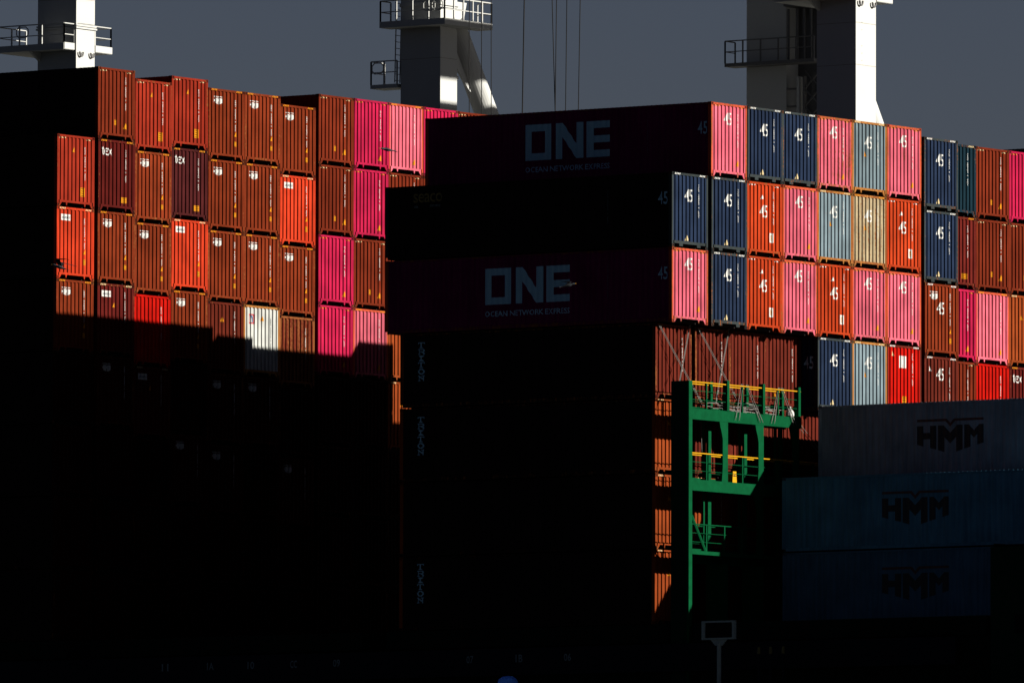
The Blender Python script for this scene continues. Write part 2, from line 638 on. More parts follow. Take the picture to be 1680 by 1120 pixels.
CODES = ['TXGU 583204 7 45G1', 'KKFU 721946 3 45G1', 'FDCU 048175 2 45G1', 'HMMU 610832 9 45G1', 'NYKU 497720 5 L5G1', 'TCLU 158063 4 L5G1']
def code_polys(k, s, top, length):
    txt = CODES[k]
    n = len(txt)
    step = length / n
    out = []
    for i, ch in enumerate(txt):
        if ch == ' ':
            continue
        z1 = top - i * step
        wd = 0.02 if ch == '1' else 0.058
        out += fit(glyphs(ch, 0.012), s - wd / 2, s + wd / 2, z1 - step * 0.84, z1)
    return out
def stripes(H, low, base):
    out = []
    z1 = H - (0.104 if low else 0.022)
    z0 = z1 - (0.05 if low else 0.066)
    for i in range(4):
        x = base + i * 0.098
        out.append([(x, z0), (x + 0.05, z0), (x + 0.08, z1), (x + 0.03, z1)])
    return out
def triangle(s, z, w=0.2, h=0.19):
    w = max(w, h)
    return [[(s - w / 2, z), (s + w / 2, z), (s, z + h)]]
def panel(s, z, w, h):
    return [rect(s - w / 2, s + w / 2, z, z + h)]
def lines_on(s, z, w, h, n):
    out = []
    for i in range(n):
        zz = z + h * (i + 0.35) / n
        out.append(rect(s - w * 0.38, s + w * 0.34, zz, zz + h * 0.3 / n))
    return out

# container kinds: paint, frame paint, marks on the end wall
#   marks: (part name, material, shape function)
def M45(z):
    return ('lettering', 'white', 'n45_%.2f' % z, lambda: fit(glyphs('45', 0.006), 0.92, 1.40, z, z + 0.49))
def MCODE(k, s, top, ln):
    return ('number_code', 'white', 'code%d_%.2f_%.2f' % (k, s, top), lambda: code_polys(k, s, top, ln))
def MTRI(s, z, mat='yellow', h=0.19):
    return ('warning_sign', mat, 'tri_%.2f_%.2f_%.2f' % (s, z, h), lambda: triangle(s, z, h=h))
def MPAN(s, z, w, h, mat='yellow'):
    return ('placard', mat, 'pan_%.2f_%.2f_%.2f_%s' % (s, z, w, mat), lambda: panel(s, z, w, h))
def MLIN(s, z, w, h, n):
    return ('placard_print', 'black', 'lin_%.2f_%.2f_%.2f' % (s, z, w), lambda: lines_on(s, z, w, h, n))
EMBLEM = ('emblem', 'white', 'emblem', lambda: fit(HMM_LET, 0.36, 0.97, 2.245, 2.565) + fit(HMM_BAR, 0.36, 0.97, 2.235, 2.575))
TEX = ('lettering', 'white', 'tex', lambda: fit(glyphs('tex', 0.0), 0.24, 0.93, 2.24, 2.60))
LOGO_O = [('placard', 'white', 'wplate', lambda: [rect(0.28, 0.94, 2.35, 2.60)]),
          ('lettering', 'blueprint', 'wplatetext', lambda: fit(glyphs('HAMER', 0.02, 0.3), 0.33, 0.78, 2.42, 2.52)),
          ('lettering', 'redprint', 'wplatedot', lambda: [[(0.79, 2.42), (0.83, 2.42), (0.86, 2.52), (0.82, 2.52)]])]
LOGO_W = [('emblem', 'redprint', 'redbox', lambda: [rect(0.38, 0.44, 2.13, 2.53), rect(0.70, 0.76, 2.13, 2.53), rect(0.44, 0.70, 2.13, 2.18), rect(0.44, 0.70, 2.48, 2.53)]),
          ('emblem', 'blueprint', 'bluey', lambda: [[(0.47, 2.47), (0.54, 2.47), (0.60, 2.34), (0.54, 2.33)], [(0.62, 2.47), (0.69, 2.47), (0.60, 2.32), (0.54, 2.32)], rect(0.545, 0.605, 2.19, 2.33)])]
BLOCK_H = [('emblem', 'white', 'blockh', lambda: [rect(0.86, 1.09, 2.0, 2.48), rect(1.13, 1.36, 2.0, 2.48), rect(1.09, 1.13, 2.15, 2.33)])]

def lin(r, g, b, k=4.6):
    f = lambda c: ((c / 255 + 0.055) / 1.055) ** 2.4 if c > 10 else c / 255 / 12.92
    return (f(r) / k, f(g) / k / 0.93, f(b) / k / 0.80)
C_ = {
    'brown': lin(150, 58, 28), 'darkbrown': lin(118, 44, 28), 'plainbrown': lin(138, 50, 26), 'redbrown': lin(178, 54, 33), 'flame': lin(240, 72, 38),
    'maroon': lin(110, 32, 26), 'plum': lin(88, 34, 33), 'crimson': lin(222, 38, 82), 'pink': lin(252, 114, 130),
    'palepink': lin(255, 118, 132), 'navy': lin(44, 57, 80), 'greyblue': lin(140, 156, 158), 'orange': lin(216, 72, 32),
    'red': lin(215, 24, 12), 'teal': lin(30, 56, 66), 'darkred': lin(120, 38, 30), 'white': lin(236, 232, 216), 'rust': lin(232, 96, 62),
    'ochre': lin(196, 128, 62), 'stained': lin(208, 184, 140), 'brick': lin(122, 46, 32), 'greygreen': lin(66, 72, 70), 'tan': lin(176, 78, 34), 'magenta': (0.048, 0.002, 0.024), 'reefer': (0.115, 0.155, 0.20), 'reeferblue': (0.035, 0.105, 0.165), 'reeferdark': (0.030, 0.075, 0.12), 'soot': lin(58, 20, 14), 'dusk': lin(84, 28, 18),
    'dark': (0.006, 0.004, 0.004),  # near-black side colour with the shade painted in
}
# kind: (paint, frame paint or None, rust, description, marks, stripes material, stripes below the header?)
K = {
    'H': ('brown', None, 0.2, 'brown container with white emblem', [EMBLEM, MCODE(3, 1.82, 2.50, 1.30), MTRI(1.85, 1.0), MPAN(1.85, 0.60, 0.19, 0.19), MLIN(1.85, 0.60, 0.19, 0.19, 3)], 'yellow', 0),
    'P': ('plainbrown', None, 0.1, 'plain brown container', [MCODE(0, 1.82, 2.56, 1.34), MPAN(1.16, 0.60, 0.17, 0.21), MLIN(1.16, 0.60, 0.17, 0.21, 3), MTRI(1.83, 0.48, 'yellow', 0.25)], 'ivory', 1),
    'R': ('redbrown', None, 0.2, 'red-brown container with yellow triangle', [MCODE(2, 1.82, 2.45, 1.34), MTRI(1.10, 2.22), MPAN(1.67, 0.46, 0.28, 0.36), MLIN(1.67, 0.46, 0.28, 0.36, 4)], 'ivory', 1),
    'T': ('maroon', None, 0.15, 'dark maroon container with white lettering', [TEX, MCODE(0, 1.82, 2.53, 1.32), MPAN(1.72, 0.38, 0.38, 0.23), MLIN(1.72, 0.38, 0.38, 0.23, 3)], 'yellow', 0),
    'U': ('plum', None, 0.15, 'plum-grey container with white lettering', [TEX, MCODE(0, 1.82, 2.53, 1.32), MPAN(1.72, 0.38, 0.38, 0.23), MLIN(1.72, 0.38, 0.38, 0.23, 3)], 'yellow', 0),
    'O': ('flame', None, 0.05, 'bright orange-red container with white name plate', LOGO_O + [MCODE(1, 1.82, 2.50, 1.25), MTRI(1.85, 1.05), MPAN(1.85, 0.62, 0.19, 0.22), MLIN(1.85, 0.62, 0.19, 0.22, 3)], 'ivory', 0),
    'Q': ('maroon', None, 0.2, 'dark maroon container with white name plate', LOGO_O + [MCODE(1, 1.82, 2.60, 1.25), MTRI(1.10, 1.95)], 'ivory', 0),
    'C': ('crimson', None, 0.0, 'crimson container', [MCODE(4, 1.82, 2.50, 1.28), MTRI(1.83, 0.40, 'yellow', 0.25)], 'yellow', 1),
    'k': ('palepink', 'rust', 0.22, 'faded pink container with rusty frame', [MCODE(4, 1.82, 2.50, 1.28), MTRI(1.83, 0.40, 'yellow', 0.25)], 'yellow', 0),
    'W': ('white', 'ochre', 0.0, 'white container with red and blue emblem', LOGO_W + [MTRI(1.28, 2.28, 'yellow', 0.2), ('number_code', 'black', 'codeb', lambda: code_polys(1, 1.85, 2.4, 1.3))], None, 0),
    'D': ('darkbrown', None, 0.15, 'dark brown container with one yellow triangle', [MCODE(5, 1.82, 2.55, 1.3), MTRI(1.0, 2.1)], None, 0),
    'B': ('darkbrown', None, 0.55, 'dark brown container with a rusty patch', [MCODE(5, 1.82, 2.45, 1.3)], None, 0),
    'E': ('red', None, 0.0, 'bright red container', [MCODE(2, 1.82, 2.45, 1.3)], None, 0),
    'p': ('pink', 'rust', 0.26, 'pink 45-foot container', [M45(2.05), MCODE(4, 1.82, 2.52, 1.32), MTRI(1.83, 0.48, 'yellow', 0.25)], 'yellow', 1),
    'f': ('pink', 'rust', 0.50, 'rust-streaked pink 45-foot container', [M45(2.05), MCODE(4, 1.82, 2.52, 1.32), MTRI(1.83, 0.48, 'yellow', 0.25)], 'yellow', 1),
    'n': ('navy', 'greygreen', 0.15, 'navy blue 45-foot container', [M45(1.79), MCODE(5, 1.82, 2.50, 1.30), MTRI(1.04, 0.28, 'ivory', 0.22)], 'white', 0),
    'o': ('orange', None, 0.25, 'orange 45-foot container', [MTRI(1.06, 2.24, 'white', 0.17), M45(1.52), MCODE(5, 1.82, 2.56, 1.3), MPAN(1.68, 0.57, 0.27, 0.37, 'white'), MPAN(1.68, 0.66, 0.16, 0.2), MLIN(1.68, 0.60, 0.24, 0.3, 4)], 'white', 1),
    'g': ('greyblue', 'ochre', 0.3, 'grey-blue 45-foot container', [M45(1.82), MCODE(5, 1.82, 2.50, 1.3), MTRI(0.93, 1.50, 'yellow', 0.2)], 'ivory', 0),
    's': ('stained', 'ochre', 0.56, 'beige-grey rust-stained 45-foot container', [M45(1.82), MCODE(5, 1.82, 2.50, 1.3), MTRI(0.93, 1.50, 'yellow', 0.2)], 'yellow', 0),
    'r': ('red', 'brick', 0.0, 'bright red container with white block emblem', BLOCK_H + [MTRI(0.42, 2.45, 'ivory', 0.2), MCODE(5, 1.82, 2.6, 1.3), MPAN(1.22, 0.56, 0.28, 0.32), MLIN(1.22, 0.56, 0.28, 0.32, 3)], 'white', 0),
    'h': ('brown', None, 0.1, 'brown 45-foot container with white emblem', [EMBLEM, M45(1.68), MCODE(3, 1.82, 2.55, 1.3), MTRI(1.87, 0.95), MPAN(1.87, 0.55, 0.19, 0.21), MLIN(1.87, 0.55, 0.19, 0.21, 3)], 'white', 0),
    'b': ('brick', None, 0.2, 'brick-brown 45-foot container, white triangle', [M45(1.95), MTRI(0.42, 2.30, 'white', 0.2), MCODE(5, 1.82, 2.5, 1.3)], 'white', 0),
    't': ('teal', None, 0.15, 'dark teal container', [MCODE(0, 1.82, 2.55, 1.3)], 'ivory', 0),
    'd': ('darkred', None, 0.1, 'dark red container with yellow placard', [MCODE(0, 1.82, 2.55, 1.3), MPAN(1.62, 0.40, 0.34, 0.22), MLIN(1.62, 0.40, 0.34, 0.22, 3)], 'yellow', 0),
    'y': ('brick', None, 0.2, 'brick-brown container', [MCODE(2, 1.82, 2.40, 1.3)], None, 0),
    'z': ('tan', None, 0.2, 'orange-brown container', [MCODE(2, 1.82, 2.40, 1.3), MTRI(0.95, 1.9)], 'ivory', 0),
    'm': ('magenta', 'rust', 0.1, 'magenta container', [MCODE(4, 1.82, 2.50, 1.28), MTRI(1.83, 0.40, 'yellow', 0.25)], 'yellow', 1),
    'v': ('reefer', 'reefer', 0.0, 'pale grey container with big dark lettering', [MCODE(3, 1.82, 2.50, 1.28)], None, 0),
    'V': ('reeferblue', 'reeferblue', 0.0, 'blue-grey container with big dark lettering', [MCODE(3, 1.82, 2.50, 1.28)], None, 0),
    'X': ('reeferdark', 'reeferdark', 0.0, 'dark blue-grey container with big dark lettering', [MCODE(3, 1.82, 2.50, 1.28)], None, 0),  # lowest box: shade from its neighbours is put into the paint
    'j': ('dusk', None, 0.15, 'shaded dark brown container with white emblem', [EMBLEM, MCODE(3, 1.82, 2.50, 1.30)], None, 0),  # brown darkened so the shadowed tiers go deeper
    'q': ('soot', None, 0.1, 'shaded blackish brown container', [], None, 0),  # brown taken almost to black, shade painted into the colour
}
END_ONLY = {}
def container(kind, x, y, z, L, H, label, group, hidden=False, side_color=None):
    pk, fk, rust, desc, marks, smat, slow = K[kind]
    root = thing('shipping_container', (x, y, z), label, 'shipping container', group)
    pc = C_[pk]
    fc = C_[fk] if fk else tuple(c * 0.86 for c in pc)
    j = 0.86 + 0.26 * rnd.random()
    rust = max(0.0, rust + rnd.uniform(-0.08, 0.14))
    pc = tuple(c * j for c in pc)
    scol = C_[side_color] if side_color else pc
    flat = kind in 'vVX'
    block = kind == 'n'
    frust = rust + 0.25
    add('end_wall', cached(('end', H), lambda: m_end(H)), root, color=pc, rust=rust)
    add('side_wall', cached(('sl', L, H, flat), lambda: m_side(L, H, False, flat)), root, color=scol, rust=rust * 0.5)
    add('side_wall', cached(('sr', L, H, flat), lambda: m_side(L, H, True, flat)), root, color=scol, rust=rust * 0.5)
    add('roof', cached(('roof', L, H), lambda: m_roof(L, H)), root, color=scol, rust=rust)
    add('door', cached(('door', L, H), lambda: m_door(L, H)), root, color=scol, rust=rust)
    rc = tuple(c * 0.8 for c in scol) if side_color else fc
    def fr(nm, key, fn, loc=(0, 0, 0), scale=None):
        o = add(nm, cached(key, fn), root, loc, color=rc if 'side' in nm else (pc if 'sill' in nm and fk == 'rust' else fc), rust=frust)
        if scale:
            o.scale = scale
    for x, sx in ((0, 1), (CW, -1)):
        for y0, sy in ((0, 1), (L, -1)):
            fr('corner_post', ('post', H), lambda: m_post(H), (x, y0, 0), (sx, sy, 1))
        fr('top_side_rail', ('tsr', L), lambda: m_siderail(L, -0.083, -0.016, 'top_side_rail'), (x, 0, H), (sx, 1, 1))
        fr('bottom_side_rail', ('bsr', L), lambda: m_siderail(L, 0.035, 0.158, 'bottom_side_rail'), (x, 0, 0), (sx, 1, 1))
    for y0, sy in ((0, 1), (L, -1)):
        fr('header_rail', ('hdr',), m_header, (0, y0, H), (1, sy, 1))
        fr('sill_rail', ('sill', block), lambda: m_sill(block), (0, y0, 0), (1, sy, 1))
    add('underframe', cached(('floor', L), lambda: m_floor(L)), root)
    for cx, sx in ((0, 1), (CW, -1)):
        for cy, sy in ((0, 1), (L, -1)):
            for cz in (0, H - 0.118):
                if sy < 0 and cz == 0:
                    continue
                o = add('corner_casting', CAST, root, (cx, cy, cz), color=tuple(c * 0.45 for c in fc), rust=0.5)
                o.scale = (sx, sy, 1)
    if hidden:
        return root
    for nm, mt, key, fn in marks:
        add(nm, cached(('mk', key, mt), lambda: end_marks(nm, fn(), mt)), root, (0, 0, H - CH))
    if smat:
        for base in (0.19, 1.87):
            add('hazard_stripes', cached(('st', smat, slow, base), lambda: (end_marks('hazard_stripes', stripes(CH, True, base), smat) if slow else
                drape(stripes(CH, False, base), [(-1, 0.002), (4, 0.002)], lambda s, d, z: (s, d, z)).mesh('hazard_stripes', MAT[smat]))), root, (0, 0, H - CH))
    return root

def side_lettering(root, polys, L, mat, prof=None, name='lettering', flat=False):
    """shapes on the long side facing outboard; first coordinate is y along the container, mirrored on reading"""
    prof = [(0.0, 0.003), (0.16, 0.003)] + side_profile(L, flat) + [(L - 0.155, 0.003), (L, 0.003)]
    prof = sorted(set(prof))
    clean = [prof[0]]
    for p in prof[1:]:
        if p[0] - clean[-1][0] > 1e-6:
            clean.append(p)
    mb = drape(polys, clean, lambda s, d, z: (d, s, z), eps=0.005)
    add(name, mb.mesh(name, MAT[mat]), root)
def at_y(polys, ya, yb, z0, z1):
    """unit-square shapes read left to right from y=ya down to y=yb"""
    return [[(ya + p[0] * (yb - ya), z0 + p[1] * (z1 - z0)) for p in q] for q in polys]

ORD = ['first', 'second', 'third', 'fourth', 'fifth', 'sixth', 'seventh', 'eighth', 'ninth', 'tenth', 'eleventh', 'twelfth', 'thirteenth']
L40, L45 = 12.192, 13.716
BOX = {}
def build_block(block, bay_y, cols, offs, where, group, long_cols, seen):
    """cols: column number -> string of kinds from the top down; the lowest is on the hatch cover"""
    n = 0
    for c in sorted(cols):
        kinds = cols[c]
        top_t = seen[c]
        std = offs.get(c, 0)
        tiers = len(kinds)
        low_t = top_t - tiers + 1
        zs = {}
        z = ZB + low_t * TIER
        for t in range(low_t, top_t + 1):
            H = CHS if (t - low_t) < std else CH
            zs[t] = (z, H)
            z += H + 0.012
        for i, k in enumerate(kinds):
            t = top_t - i
            is45 = (block, c, t) in long_cols or (c in long_cols.get((block, 'from'), {}) and t >= long_cols[(block, 'from')][c])
            L = L45 if is45 else L40
            yy = bay_y - (0.763 if is45 else 0)
            desc = K[k][3]
            row = 'top' if i == 0 else ORD[i] + ' from top'
            label = '%s, %s, %s column, %s' % (desc, row, ORD[n], where)
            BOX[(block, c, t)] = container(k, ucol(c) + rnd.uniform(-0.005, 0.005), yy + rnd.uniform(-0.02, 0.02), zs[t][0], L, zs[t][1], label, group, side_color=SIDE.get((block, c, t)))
        n += 1

SIDE = {('M', 0, 5): 'magenta', ('M', -1, 3): 'magenta', ('M', -1, 4): 'dark'}  # near-black sides carry the shade of the outboard face in their colour
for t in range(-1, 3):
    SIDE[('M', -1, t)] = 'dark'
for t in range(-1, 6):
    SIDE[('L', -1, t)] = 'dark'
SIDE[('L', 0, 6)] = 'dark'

LEFT = {
    -1: 'ROHqqqq', 0: 'PTHQjqqq', 1: 'RHHEQqqq', 2: 'RUOHqjqq', 3: 'HHHDjjqq', 4: 'HHHWjqqq', 5: 'HOHBqjqq',  # lower tiers take kinds whose paint is darkened for shade
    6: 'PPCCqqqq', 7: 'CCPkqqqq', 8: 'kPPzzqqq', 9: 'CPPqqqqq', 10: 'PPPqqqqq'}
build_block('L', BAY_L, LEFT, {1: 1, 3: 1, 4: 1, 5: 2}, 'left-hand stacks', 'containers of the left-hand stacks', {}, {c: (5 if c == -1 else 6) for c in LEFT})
MAIN = {
    -1: 'npyzzzD', 0: 'pnnyyzD'[:7], 1: 'nooyyzy', 2: 'npp' + 'yyzD', 3: 'fgonyyy', 4: 'gspgyyy', 5: 'popryyy',
    6: 'nnhbyyy', 7: 'tdCPPPP', 8: 'PPkEPPP', 9: 'CPzTPPP', 10: 'nnnnnPP', 11: 'PPPPPP'}
MAIN[-1] = 'npyzzz'
build_block('M', 0.0, MAIN, {6: 1, 7: 1, 8: 1, 9: 1}, 'right-hand stacks', 'containers of the right-hand stacks',
            {('M', 'from'): {-1: 3, 0: 3, 1: 3, 2: 3, 3: 2, 4: 2, 5: 2, 6: 2, 10: 2}}, {c: (4 if c in (-1, 11) else 5) for c in MAIN})
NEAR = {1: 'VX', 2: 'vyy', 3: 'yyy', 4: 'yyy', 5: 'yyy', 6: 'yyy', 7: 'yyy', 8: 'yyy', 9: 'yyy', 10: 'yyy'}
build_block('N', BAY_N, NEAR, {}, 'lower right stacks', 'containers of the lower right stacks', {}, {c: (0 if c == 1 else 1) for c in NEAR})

FORE = {c: 'yB' for c in range(-1, 6)}
build_block('F', BAY_N - 14.62, FORE, {}, 'beyond right edge', 'low containers beyond the right edge', {}, {c: 0 for c in FORE})

# lettering on the long sides (y positions are measured from each container's front end)
def ys(root, y):
    return y - root.location.y
for (c, t) in ((0, 5), (-1, 3)):
    r = BOX[('M', c, t)]
    side_lettering(r, at_y(ONE_LET, ys(r, 8.135), ys(r, 4.075), 0.99, 2.40), L45, 'sidewhite')
    side_lettering(r, at_y(glyphs('OCEAN NETWORK EXPRESS', 0.006), ys(r, 8.135), ys(r, 4.075), 0.52, 0.735), L45, 'sidewhite')
for (c, t) in ((0, 5), (-1, 4), (-1, 3)):
    r = BOX[('M', c, t)]
    side_lettering(r, at_y(glyphs('45', 0.01), ys(r, -0.085), ys(r, -0.545), 1.65, 2.15), L45, 'sidewhite')
    side_lettering(r, at_y([[(p[0], p[1]) for p in q] for q in fit(code_polys(4, 0.5, 1, 1), 0, 1, 0, 1)], ys(r, 2.6), ys(r, 2.0), 1.0, 2.3), L45, 'marking', name='number_code')
r = BOX[('M', -1, 4)]
side_lettering(r, at_y(glyphs('seaco', 0.01), ys(r, 11.585), ys(r, 10.2), 2.22, 2.58), L45, 'dullyellow')
side_lettering(r, at_y(glyphs('a', 0.0), ys(r, 11.55), ys(r, 11.35), 2.02, 2.1), L45, 'marking')
side_lettering(r, at_y(glyphs('company', 0.0), ys(r, 10.82), ys(r, 10.3), 2.0, 2.12), L45, 'marking')
for t in (2, 1, -1):
    r = BOX[('M', -1, t)]
    zz = {2: (6.82, 8.37), 1: (3.92, 5.45), -1: (-1.87, -0.30)}[t]
    side_lettering(r, at_y(serif_stack('TRITON'), 11.36, 11.02, zz[0] + ZB - r.location.z, zz[1] + ZB - r.location.z), L40, 'sidewhite')
r = BOX[('M', 3, 2)]
side_lettering(r, at_y(glyphs('45', 0.01), ys(r, -0.085), ys(r, -0.545), 1.65, 2.15), L45, 'sidewhite')
for c, t in ((2, 1), (1, 0), (1, -1)):
    r = BOX[('N', c, t)]
    for polys, mt, nm in ((HMM_LET, 'navyprint', 'lettering'), (HMM_BAR, 'darkred', 'emblem_bar')):
        side_lettering(r, at_y(polys, ys(r, -7.05), ys(r, -10.12), 0.92, 2.21), L40, mt, name=nm, flat=True)

# ------------------------------------------------------------------ lashing bridges
def bridge(y_back, label, umin, umaxs, levels, full, base='green', depth=0.85):
    """walkways across the ship between two bays; y_back is the face towards the stack behind"""
    yf = y_back - depth
    root = thing('lashing_bridge', (umin, y_back, DECK), label, 'lashing bridge')
    def part(name, mb, mat=None, parent=None):
        me = mb.mesh(name, MAT[mat or base])
        me.transform(Matrix.Translation((-umin, -y_back, -DECK)))
        return add(name, me, parent or root)
    top = ZB + levels[-1]
    # outboard frame plate
    ptop = top + (1.05 if full else 0.0)
    part('outboard_post', MB().box(umin + 0.06, umin + 0.29, yf, yf + 0.10, DECK + 0.03, ptop))
    part('outboard_plate', MB().box(umin + 0.08, umin + 0.14, yf + 0.102, y_back, DECK + 0.03, ptop), 'darkgreen')  # same green as the post, darkened because this side is in shade
    for li, lv in enumerate(levels):
        z = ZB + lv
        umax = umaxs[li]
        bm = part('beam', MB().box(umin + 0.292, umax, yf, yf + 0.12, z - (0.43 if li or not full else 0.14), z))
        part('back_beam', MB().box(umin + 0.292, umax, y_back - 0.12, y_back, z - 0.43, z))
        part('walkway', MB().box(umin + 0.292, umax, yf + 0.122, y_back - 0.122, z - 0.06, z - 0.01))
        part('toe_plate', MB().box(umin + 0.292, umax, y_back - 0.03, y_back - 0.005, z + 0.002, z + 0.14))
        if full:
            for yy in (yf + 0.05, y_back - 0.05):
                m = 'handyellow' if li > 0 else base
                part('handrail', MB().tube((umin + 0.292, yy, z + 1.02), (umax, yy, z + 1.02), 0.025, n=8), m)
                for dz in (0.34, 0.68):
                    part('midrail', MB().tube((umin + 0.292, yy, z + dz), (umax, yy, z + dz), 0.014, n=6))
            u = umin + 1.27
            while u < umax - 0.3:
                part('stanchion', MB().box(u, u + 0.07, yf + 0.02, yf + 0.10, z + 0.002, z + 1.0))
                u += PITCH_U / 2 if li == 0 else PITCH_U
            # tall fin at each column
            for k in range(0, 11):
                uu = ucol(k) - 0.14
                if uu > umax:
                    break
                if li == len(levels) - 1:
                    part('fin', MB().box(uu, uu + 0.15, yf - 0.02, yf + 0.20, z + 0.002, z + 1.18))
                    part('fin', MB().box(uu - 0.10, uu + 0.07, y_back - 0.14, y_back - 0.04, z + 0.002, z + 1.16))
                if li > 0:
                    z0 = ZB + levels[li - 1]
                    w0, w1 = uu - 0.26, uu + 0.09
                    poly = [(w0 - 0.06, z0 + 0.002), (w1, z0 + 0.002), (w1, z - 0.432), (w0 - 0.22, z - 0.432), (w0 - 0.17, z - 0.62), (w0 - 0.07, z - 0.86), (w0, z - 1.10), (w0, z0 + 0.55)]
                    if not (li == 1 and k == 0):
                        part('column', MB().prism(poly, 1, yf + 0.01, yf + 0.11))
                    part('back_column', MB().box(uu - 0.20, uu + 0.01, y_back - 0.11, y_back - 0.02, z0 + 0.002, z - 0.432))
                    part('back_column', MB().box(uu - 0.50, uu - 0.41, y_back - 0.10, y_back - 0.03, z0 + 0.142, z - 0.432))
    # legs to the deck and a diagonal strut
    z0 = ZB + levels[0] - 0.432
    for k in range(0, 11):
        uu = ucol(k) - 0.14
        if uu < umaxs[0] - 0.3:
            part('leg', MB().box(uu - 0.2, uu + 0.1, yf + 0.01, y_back - 0.01, DECK + 0.03, z0))
    if full:
        part('strut', MB().tube((umin + 0.30, yf + 0.08, ZB + 1.25), (umin + 1.25, yf + 0.08, ZB - 0.10), 0.085, n=8))
    return root
bridge(-0.74, 'green lashing bridge with yellow handrails below the right-hand containers', -2.78, (27.0, 27.0, 5.0), (-0.10, 2.64, 5.38), True)
bridge(-15.42, 'dark lashing bridge beyond the lowest blue-grey container', -2.78, (27.0,), (-0.35,), False, 'darkgreen', 1.6)  # whole bridge in the green that is darkened for shade

locker = thing('life_jacket_locker', (0.52, -1.4, ZB + 2.632), 'small yellow locker on the middle walkway of the green bridge', 'locker')
add('body', MB().prism([(0, 0), (0.30, 0), (0.26, 0.46), (0.04, 0.46)], 1, 0, 0.25).mesh('body', MAT['handyellow']), locker)
add('sign', MB().box(0.09, 0.19, -0.004, -0.001, 0.26, 0.32).mesh('sign', MAT['darkred']), locker)

sack = thing('sack', (4.55, -1.35, ZB + 5.372), 'white sack on the right end of the top walkway', 'sack')
mb = MB()
for (r0, z0), (r1, z1) in zip([(0.12, 0), (0.17, 0.08), (0.16, 0.2), (0.10, 0.3)], [(0.17, 0.08), (0.16, 0.2), (0.10, 0.3), (0.03, 0.36)]):
    mb.tube((0, 0, z0), (0, 0, z1), r0, r1, n=10, caps=False)
add('body', mb.mesh('body', MAT['white']), sack)
add('tie', MB().tube((0, 0, 0.35), (0.02, 0.01, 0.42), 0.035, 0.05, n=8).mesh('tie', MAT['white']), sack)
lamp = thing('deck_lamp', (4.30, -0.78, ZB + 5.38), 'small orange lamp on a short post near the sack', 'lamp')
add('post', MB().tube((0, 0, 0), (0, 0, 0.82), 0.02, n=8).mesh('post', MAT['green']), lamp)
add('housing', MB().tube((0, 0, 0.82), (0, 0, 0.95), 0.06, 0.045, n=10).mesh('housing', MAT['yellow']), lamp)

# lashing rods set crosswise against the brown containers, and loose rods on the walkway
def rod(p0, p1, label, group, r=0.012, hook=True):
    p0, p1 = Vector(p0), Vector(p1)
    o = thing('lashing_rod', tuple(p1), label, 'lashing rod', group)
    d = p0 - p1
    ln = d.length
    mb = MB().tube((0, 0, 0), d, r, n=6)
    add('bar', mb.mesh('bar', MAT['steel']), o)
    if hook:
        u = d.normalized()
        add('turnbuckle', MB().tube(u * 0.1, u * 0.75, r * 1.7, n=6).mesh('turnbuckle', MAT['steel']), o)
        add('hook', MB().tube(d * 0.985, d * 1.02, r * 1.9, n=6).mesh('hook', MAT['steel']), o)
    return o
g = 'crossed lashing rods'
for k, c in enumerate((-1, 0)):
    u0 = ucol(c)
    nm = ('outermost', 'second outermost')[k]
    for s in (0, 1):
        pair = ('upper', 'lower')[s]
        rod((u0 + 0.16 + 0.09 * s, -0.06, ZB + 8.58), (u0 + 2.12 + 0.09 * s, -0.70, ZB + 5.65), '%s rod falling to the right across the %s brick-brown container' % (pair, nm), g)
        rod((u0 + 2.26 - 0.05 * s, -0.06, ZB + 8.75), (u0 + 0.38 - 0.05 * s, -0.70, ZB + 5.65), '%s rod falling to the left across the %s brick-brown container' % (pair, nm), g)
for k, (ua, ub) in enumerate(((6.2, 7.6), (6.45, 7.85))):
    rod((ua, -0.1, ZB + 5.75), (ub, -0.7, ZB + 4.1), '%s of two thin rods just left of the topmost pale grey container' % ('left', 'right')[k], 'thin rods by the pale container')
for k, (ua, ub) in enumerate(((-0.35, 0.25), (-0.20, 0.35))):
    rod((ub, -0.1, ZB + 5.0), (ua - 0.2, -0.75, ZB + 2.70), '%s rod hanging over the middle walkway of the green bridge' % ('left', 'right')[k], 'rods over the middle walkway')
rr = random.Random(3)
for k in range(30):
    u = rr.uniform(-1.2, 2.9)
    ln = rr.uniform(1.3, 2.3)
    y = -0.95 - 0.42 * rr.random()
    z = ZB + 5.42 + 0.30 * rr.random()
    t = rr.uniform(-0.10, 0.10)
    rod((u, y, z + t), (u + ln, y + rr.uniform(-0.08, 0.08), z - t * 0.3), 'loose grey steel rod lying in the pile on the top walkway', 'rods piled on the top walkway', r=0.014, hook=False)
for k, (u, d) in enumerate(((0.55, 0.35), (0.75, 0.25), (1.75, -0.5), (1.9, -0.55), (3.05, 0.4), (3.2, 0.3), (4.1, -0.45), (4.25, -0.5))):
    rod((u + d, -1.54, ZB + 6.45), (u - d * 0.6, -1.66, ZB + 5.05), '%s of the eight rods hung over the upper handrail' % (ORD[k] + ' from left'), 'rods hung over the upper handrail', r=0.011)

